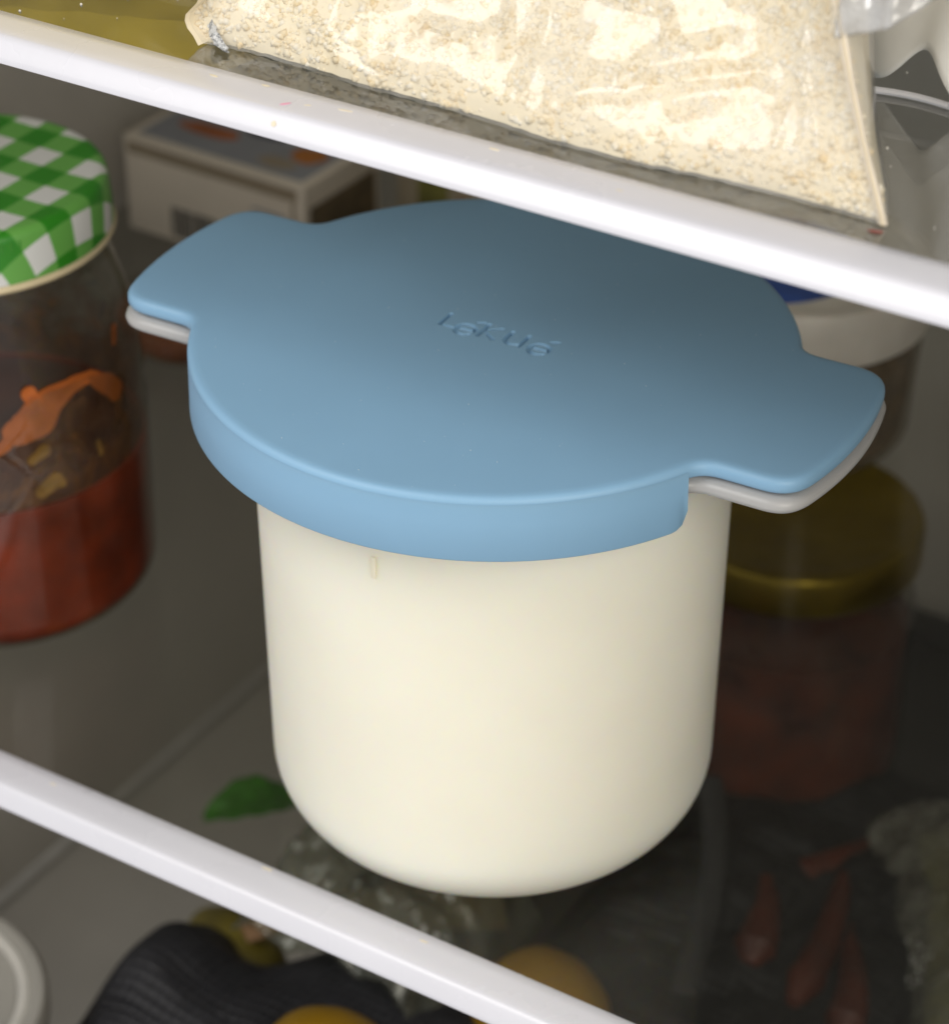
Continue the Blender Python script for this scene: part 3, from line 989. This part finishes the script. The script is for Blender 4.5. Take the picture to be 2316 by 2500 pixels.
def lump(name, label, cat, loc, rx, ry, rz_, mat, rot=(0, 0, 0), nip=0.0, group=None, seed=0):
    bm = bmesh.new()
    bmesh.ops.create_uvsphere(bm, u_segments=40, v_segments=24, radius=1)
    for q in bm.verts:
        c = q.co.copy()
        s = 1 + 0.05 * mn.noise(c * 1.6 + Vector((seed, 0, 0)))
        ex = 1 + nip * max(0, abs(c.z) - 0.9) * 8
        q.co = Vector((c.x * rx * s, c.y * ry * s, c.z * rz_ * s * ex))
    o = obj(name, bm, mat)
    o.location = loc; o.rotation_euler = rot
    return tag(o, label, cat, group)


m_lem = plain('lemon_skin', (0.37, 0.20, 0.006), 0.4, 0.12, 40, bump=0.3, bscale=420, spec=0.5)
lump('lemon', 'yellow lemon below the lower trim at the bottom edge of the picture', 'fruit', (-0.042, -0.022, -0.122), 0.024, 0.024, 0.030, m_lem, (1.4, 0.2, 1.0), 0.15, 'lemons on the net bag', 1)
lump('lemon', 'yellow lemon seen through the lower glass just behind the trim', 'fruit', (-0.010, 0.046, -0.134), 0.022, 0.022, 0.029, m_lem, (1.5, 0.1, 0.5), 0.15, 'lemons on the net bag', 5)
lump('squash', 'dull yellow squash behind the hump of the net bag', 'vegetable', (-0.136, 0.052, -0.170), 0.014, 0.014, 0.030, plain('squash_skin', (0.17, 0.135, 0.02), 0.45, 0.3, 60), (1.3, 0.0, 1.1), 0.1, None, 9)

# white round tub at bottom left
wl = thing('white_tub', 'round white lidded tub at the bottom left corner', 'tub', (-0.182, -0.066, -0.185))
m_wt = plain('grey_white_plastic', (0.36, 0.345, 0.31), 0.45, 0.04, 40)
lathe_obj('tub_lid', [(0.046, 0.052), (0.049, 0.053), (0.0505, 0.056), (0.0505, 0.0625), (0.0490, 0.0645), (0.0465, 0.0650), (0.0440, 0.0640), (0.0425, 0.0620), (0.0, 0.0618)], m_wt, wl, 96)
lathe_obj('lid_bead', arc(0.0430, 0.0632, 0.0022, -180, 180, 10)[:-1], plain('pale_bead', (0.62, 0.60, 0.55), 0.4), wl, 96, close=True)
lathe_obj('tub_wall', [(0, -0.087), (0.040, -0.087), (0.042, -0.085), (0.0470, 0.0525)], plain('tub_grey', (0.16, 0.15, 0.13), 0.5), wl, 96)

# clear bag of greens with a cardboard sleeve behind the front trim
gb = thing('produce_bag', 'misted clear plastic bag under the front of the lower glass, left of centre', 'bag', (-0.062, 0.052, -0.105))
m_mist = thin_glass('misted_film', (0.80, 0.82, 0.76), 0.14, hazecol=(0.42, 0.43, 0.38), rough=0.22, hscale=40, hmax=0.42, bump=0.6, bscale=60)


def mist(u, v):
    x = -0.052 + 0.078 * u + 0.004 * v
    y = -0.030 + 0.062 * v
    z = 0.002 - 0.050 * max(0, abs(u - 0.42) - 0.34) ** 1.4 * 4 - 0.016 * (1 - v) ** 2 + 0.006 * fbm((u, v, 0.2), 4, 4)
    return (x, y, z)


crumple('film', mist, 60, 50, m_mist, gb, 0.0003)
fr_ = bmesh.new()
for i in range(150):
    a, rr_ = random.uniform(0, 6.3), random.random() ** 0.6
    cx, cy = (0.0052, -0.018) if i < 95 else (0.0165, -0.012)
    x, y = cx + 0.0065 * rr_ * math.cos(a), cy + 0.0048 * rr_ * math.sin(a)
    zz = mist((x + 0.052) / 0.08, (y + 0.030) / 0.062)[2]
    bmesh.ops.create_icosphere(fr_, subdivisions=1, radius=random.uniform(0.0003, 0.0010), matrix=Matrix.Translation((x, y, zz + 0.0006)))
obj('droplets', fr_, plain('water_beads', (0.62, 0.63, 0.62), 0.15, spec=0.8), gb)['kind'] = 'stuff'
sl = obj('card_sleeve', box_bm(-0.034, 0.034, -0.004, 0.004, -0.0008, 0.0008, 0.0004), plain('brown_card', (0.30, 0.17, 0.085), 0.6, 0.15, 90))
sl.location = (-0.108, 0.073, -0.150); sl.rotation_euler = (0.2, 0, math.radians(58))
tag(sl, 'narrow brown cardboard strip slanting behind the net bag', 'cardboard')
sl2 = obj('card_sleeve', box_bm(-0.022, 0.030, -0.010, 0.008, -0.0008, 0.0008, 0.0004), plain('tan_paper', (0.30, 0.21, 0.12), 0.6, 0.25, 90))
sl2.location = (-0.066, 0.058, -0.120); sl2.rotation_euler = (0.1, 0.1, math.radians(40))
tag(sl2, 'tan paper wrapper under the misted bag below the pot', 'wrapper')


def leaf(name, label, loc, rz, L, W, col):
    bm = bmesh.new()
    nu, nv = 24, 10
    g = []
    for i in range(nu + 1):
        u = i / nu
        wd = W * math.sin(PI * min(1, u * 0.96 + 0.03)) ** 0.8
        g.append([bm.verts.new((L * (u - 0.5), wd * (j / nv - 0.5) * 2, 0.006 * math.sin(u * 3) + 0.25 * wd * abs(j / nv - 0.5) * 2 + 0.0005 * math.sin(u * 26 + abs(j - nv / 2)))) for j in range(nv + 1)])
    for A, B in zip(g, g[1:]):
        for j in range(nv): bm.faces.new((A[j], B[j], B[j + 1], A[j + 1]))
    o = obj(name, bm, plain(name + '_green', col, 0.4, 0.3, 80))
    md = o.modifiers.new('t', 'SOLIDIFY'); md.thickness = 0.0005
    o.location = loc; o.rotation_euler = (0.15, 0.1, rz)
    return tag(o, label, 'leaf')


leaf('lettuce_leaf', 'bright green leaf seen through the glass left of the pot', (-0.158, 0.094, -0.145), math.radians(52), 0.037, 0.0095, (0.05, 0.25, 0.008))

# dark bag of carrots at the right
m_car = plain('carrot_skin', (0.10, 0.018, 0.005), 0.5, 0.3, 70, bump=0.4, bscale=160)
cars = [((0.050, 0.105), (0.036, 0.190), 0.0070, 'longest orange carrot lying along the right of the dark bag'),
        ((0.070, 0.098), (0.052, 0.150), 0.0075, 'orange carrot nearest the bottom right corner of the picture'),
        ((0.030, 0.112), (0.012, 0.168), 0.0080, 'dark orange carrot left of the longest carrot'),
        ((0.022, 0.160), (0.044, 0.200), 0.0060, 'small orange carrot at the back of the dark bag')]
for (p0, p1, r_, lab) in cars:
    bm = bmesh.new()
    n = 26
    P = []
    R_ = []
    for i in range(n + 1):
        s = i / n
        P.append((p0[0] + (p1[0] - p0[0]) * s + 0.002 * math.sin(s * 5), p0[1] + (p1[1] - p0[1]) * s, 0.002 * math.sin(s * 4)))
        R_.append(r_ * (0.35 + 0.65 * min(1, s * 9)) * (1 - 0.72 * s) * (1 + 0.05 * math.sin(s * 60)))
    tube(bm, P, R_, 14)
    o = obj('carrot', bm, m_car)
    o.location = (0, 0, -0.1485 + r_)
    tag(o, lab, 'carrot', 'carrots in the dark bag')
db = thing('carrot_net', 'black net bag lying open under the carrots, right below the glass', 'bag', (0.02, 0.16, -0.1515))


def dn(u, v):
    x, y = -0.058 + 0.135 * u, -0.085 + 0.165 * v
    z = 0.002 + (0.0125 + 0.009 * fbm((x, y, 2.0), 24, 4)) * math.sin(PI * u) ** 0.4 * math.sin(PI * v) ** 0.4
    return (x, y, max(z, 0.0012))


pillow_net('netting', lambda u, v: (lambda p: (p[0], p[1], max(p[2], 0.0008)))(dn(u, v)), 34, 42, plain('dark_net', (0.008, 0.008, 0.009), 0.6, 0.3, 40), db, 0.0004)
bm = bmesh.new()
tube(bm, [(-0.040 + 0.046 * s + 0.004 * math.sin(s * 4), 0.020 - 0.100 * s, 0.0215) for s in np.linspace(0, 1, 30)], 0.0042, 10, True, 0.4)
o = obj('knitted_edge', bm, plain('grey_knit', (0.05, 0.05, 0.052), 0.8, 0.4, 500, bump=0.9, bscale=900), db)

cl = thing('celery_bag', 'clear wet bag of pale green stalks at the right edge', 'bag', (0.0805, 0.168, -0.150), math.radians(26.6))
m_cel = plain('pale_stalk', (0.55, 0.52, 0.26), 0.45, 0.2, 50)
for i in range(5):
    bm = bmesh.new()
    tube(bm, [(-0.010 + 0.010 * i + 0.004 * math.sin(s * 2 + i), -0.075 + 0.115 * s, 0.010 + 0.003 * (i % 2)) for s in np.linspace(0, 1, 14)], 0.0056, 12, True, 0.8)
    obj('stalk', bm, m_cel, cl)


def wet(u, v):
    x = -0.024 + 0.075 * u + 0.006 * math.sin(v * 5)
    y = -0.082 + 0.135 * v
    z = 0.0290 * math.sin(PI * min(1, 0.02 + u * 0.98)) ** 0.45 * (0.7 + 0.3 * math.sin(PI * v)) + 0.004 * fbm((u, v, 7.2), 5, 4)
    return (x, y, max(0.0008, z))


crumple('film', wet, 50, 60, thin_glass('wet_film', (0.85, 0.86, 0.80), 0.22, hazecol=(0.68, 0.68, 0.60), rough=0.12, hscale=60, hmax=0.6, bump=0.8, bscale=90), cl, 0.0003)
wd = bmesh.new()
for i in range(140):
    if i < 60: u, v_ = random.gauss(0.03, 0.04), random.gauss(0.42, 0.035)
    else: u, v_ = random.gauss(0.30, 0.06), random.gauss(0.35, 0.10)
    u, v_ = min(1, max(0, u)), min(1, max(0, v_))
    p = wet(u, v_)
    bmesh.ops.create_icosphere(wd, subdivisions=1, radius=random.uniform(0.0003, 0.0009), matrix=Matrix.Translation((p[0], p[1], p[2] + 0.0005)))
obj('droplets', wd, plain('wet_beads', (0.6, 0.6, 0.58), 0.15, spec=0.8), cl)['kind'] = 'stuff'

# ------------------------------------------------------------------ crumbs and stains on the shelves
M_stain_p = plain('pink_stain', (0.80, 0.30, 0.46), 0.5)
M_stain_y = plain('tan_stain', (0.74, 0.66, 0.50), 0.5)


def smudge(name, x, y, z, lx, ly, rot, mat, parent, seed):
    bm = bmesh.new()
    n = 18
    hi, lo = [], []
    for k in range(n):
        a = 2 * PI * k / n
        rr_ = 1 + 0.45 * mn.noise(Vector((math.cos(a) * 1.7, math.sin(a) * 1.7, seed)))
        dx, dy = lx * rr_ * math.cos(a), ly * rr_ * math.sin(a)
        p = (x + dx * math.cos(rot) - dy * math.sin(rot), y + dx * math.sin(rot) + dy * math.cos(rot))
        hi.append(bm.verts.new((p[0], p[1], z + 0.00012))); lo.append(bm.verts.new((p[0], p[1], z - 0.0001)))
    bm.faces.new(hi); bm.faces.new(lo[::-1])
    for k in range(n): bm.faces.new((lo[k], lo[(k + 1) % n], hi[(k + 1) % n], hi[k]))
    return obj(name, bm, mat, parent, smooth=False)


smudge('stain', -0.0084, -0.0707, 0.00280, 0.0011, 0.00025, 0.9, M_stain_p, shelf_up, 2)
for (x_, y_, l1, l2, r_) in ((-0.0175, -0.0650, 0.0010, 0.0003, 0.1), (-0.0040, -0.0686, 0.0008, 0.0002, 0.4), (0.0042, -0.0665, 0.0016, 0.0002, 0.1), (-0.030, -0.0668, 0.0012, 0.0003, -0.1), (0.040, -0.0660, 0.0011, 0.00025, 0.0), (0.071, -0.0690, 0.0007, 0.0002, 0.3)):
    smudge('stain', x_, y_, 0.00268, l1, l2, r_, M_stain_y, shelf_up, x_ * 100)
st1 = smudge('stain', 0, 0, 0, 0.0006, 0.0007, 0, M_stain_y, shelf_up, 4)
st1.location = (-0.0078, -0.07585, 0.00045); st1.rotation_euler = (math.radians(53), 0, 0)
smudge('stain', 0.1193, -0.0539, 0.0003, 0.0016, 0.0003, 0.25, plain('red_stain', (0.30, 0.06, 0.05), 0.5), shelf_up, 6)
for (x_, y_, l1) in ((-0.10, -0.0665, 0.0010), (-0.03, -0.0640, 0.0016), (0.02, -0.0655, 0.0012)):
    smudge('stain', x_, y_, 0.00265, l1, 0.00022, 0.1, M_stain_y, shelf_lo, x_ * 90)


specks = bmesh.new()
for i in range(46):
    x, y = random.uniform(-0.16, 0.16), random.uniform(-0.058, 0.02)
    bmesh.ops.create_icosphere(specks, subdivisions=1, radius=random.choice((0.00015, 0.0002, 0.00035)), matrix=Matrix.Translation((x, y, UZ + 0.0002)))
sp_ = obj('crumb_specks', specks, plain('speck_white', (0.75, 0.72, 0.66), 0.6))
tag(sp_, 'tiny pale crumbs scattered on the upper glass', 'crumbs', kind='stuff')

# dust on the lid
du = bmesh.new()
for i in range(70):
    a, r_ = random.uniform(0, 2 * PI), 0.073 * math.sqrt(random.random())
    bmesh.ops.create_icosphere(du, subdivisions=1, radius=random.choice((0.00007, 0.0001, 0.00013)), matrix=Matrix.Translation((r_ * math.cos(a), r_ * math.sin(a), H + 0.00005)))
obj('dust', du, plain('pale_dust', (0.62, 0.68, 0.72), 0.7), lid)['kind'] = 'stuff'
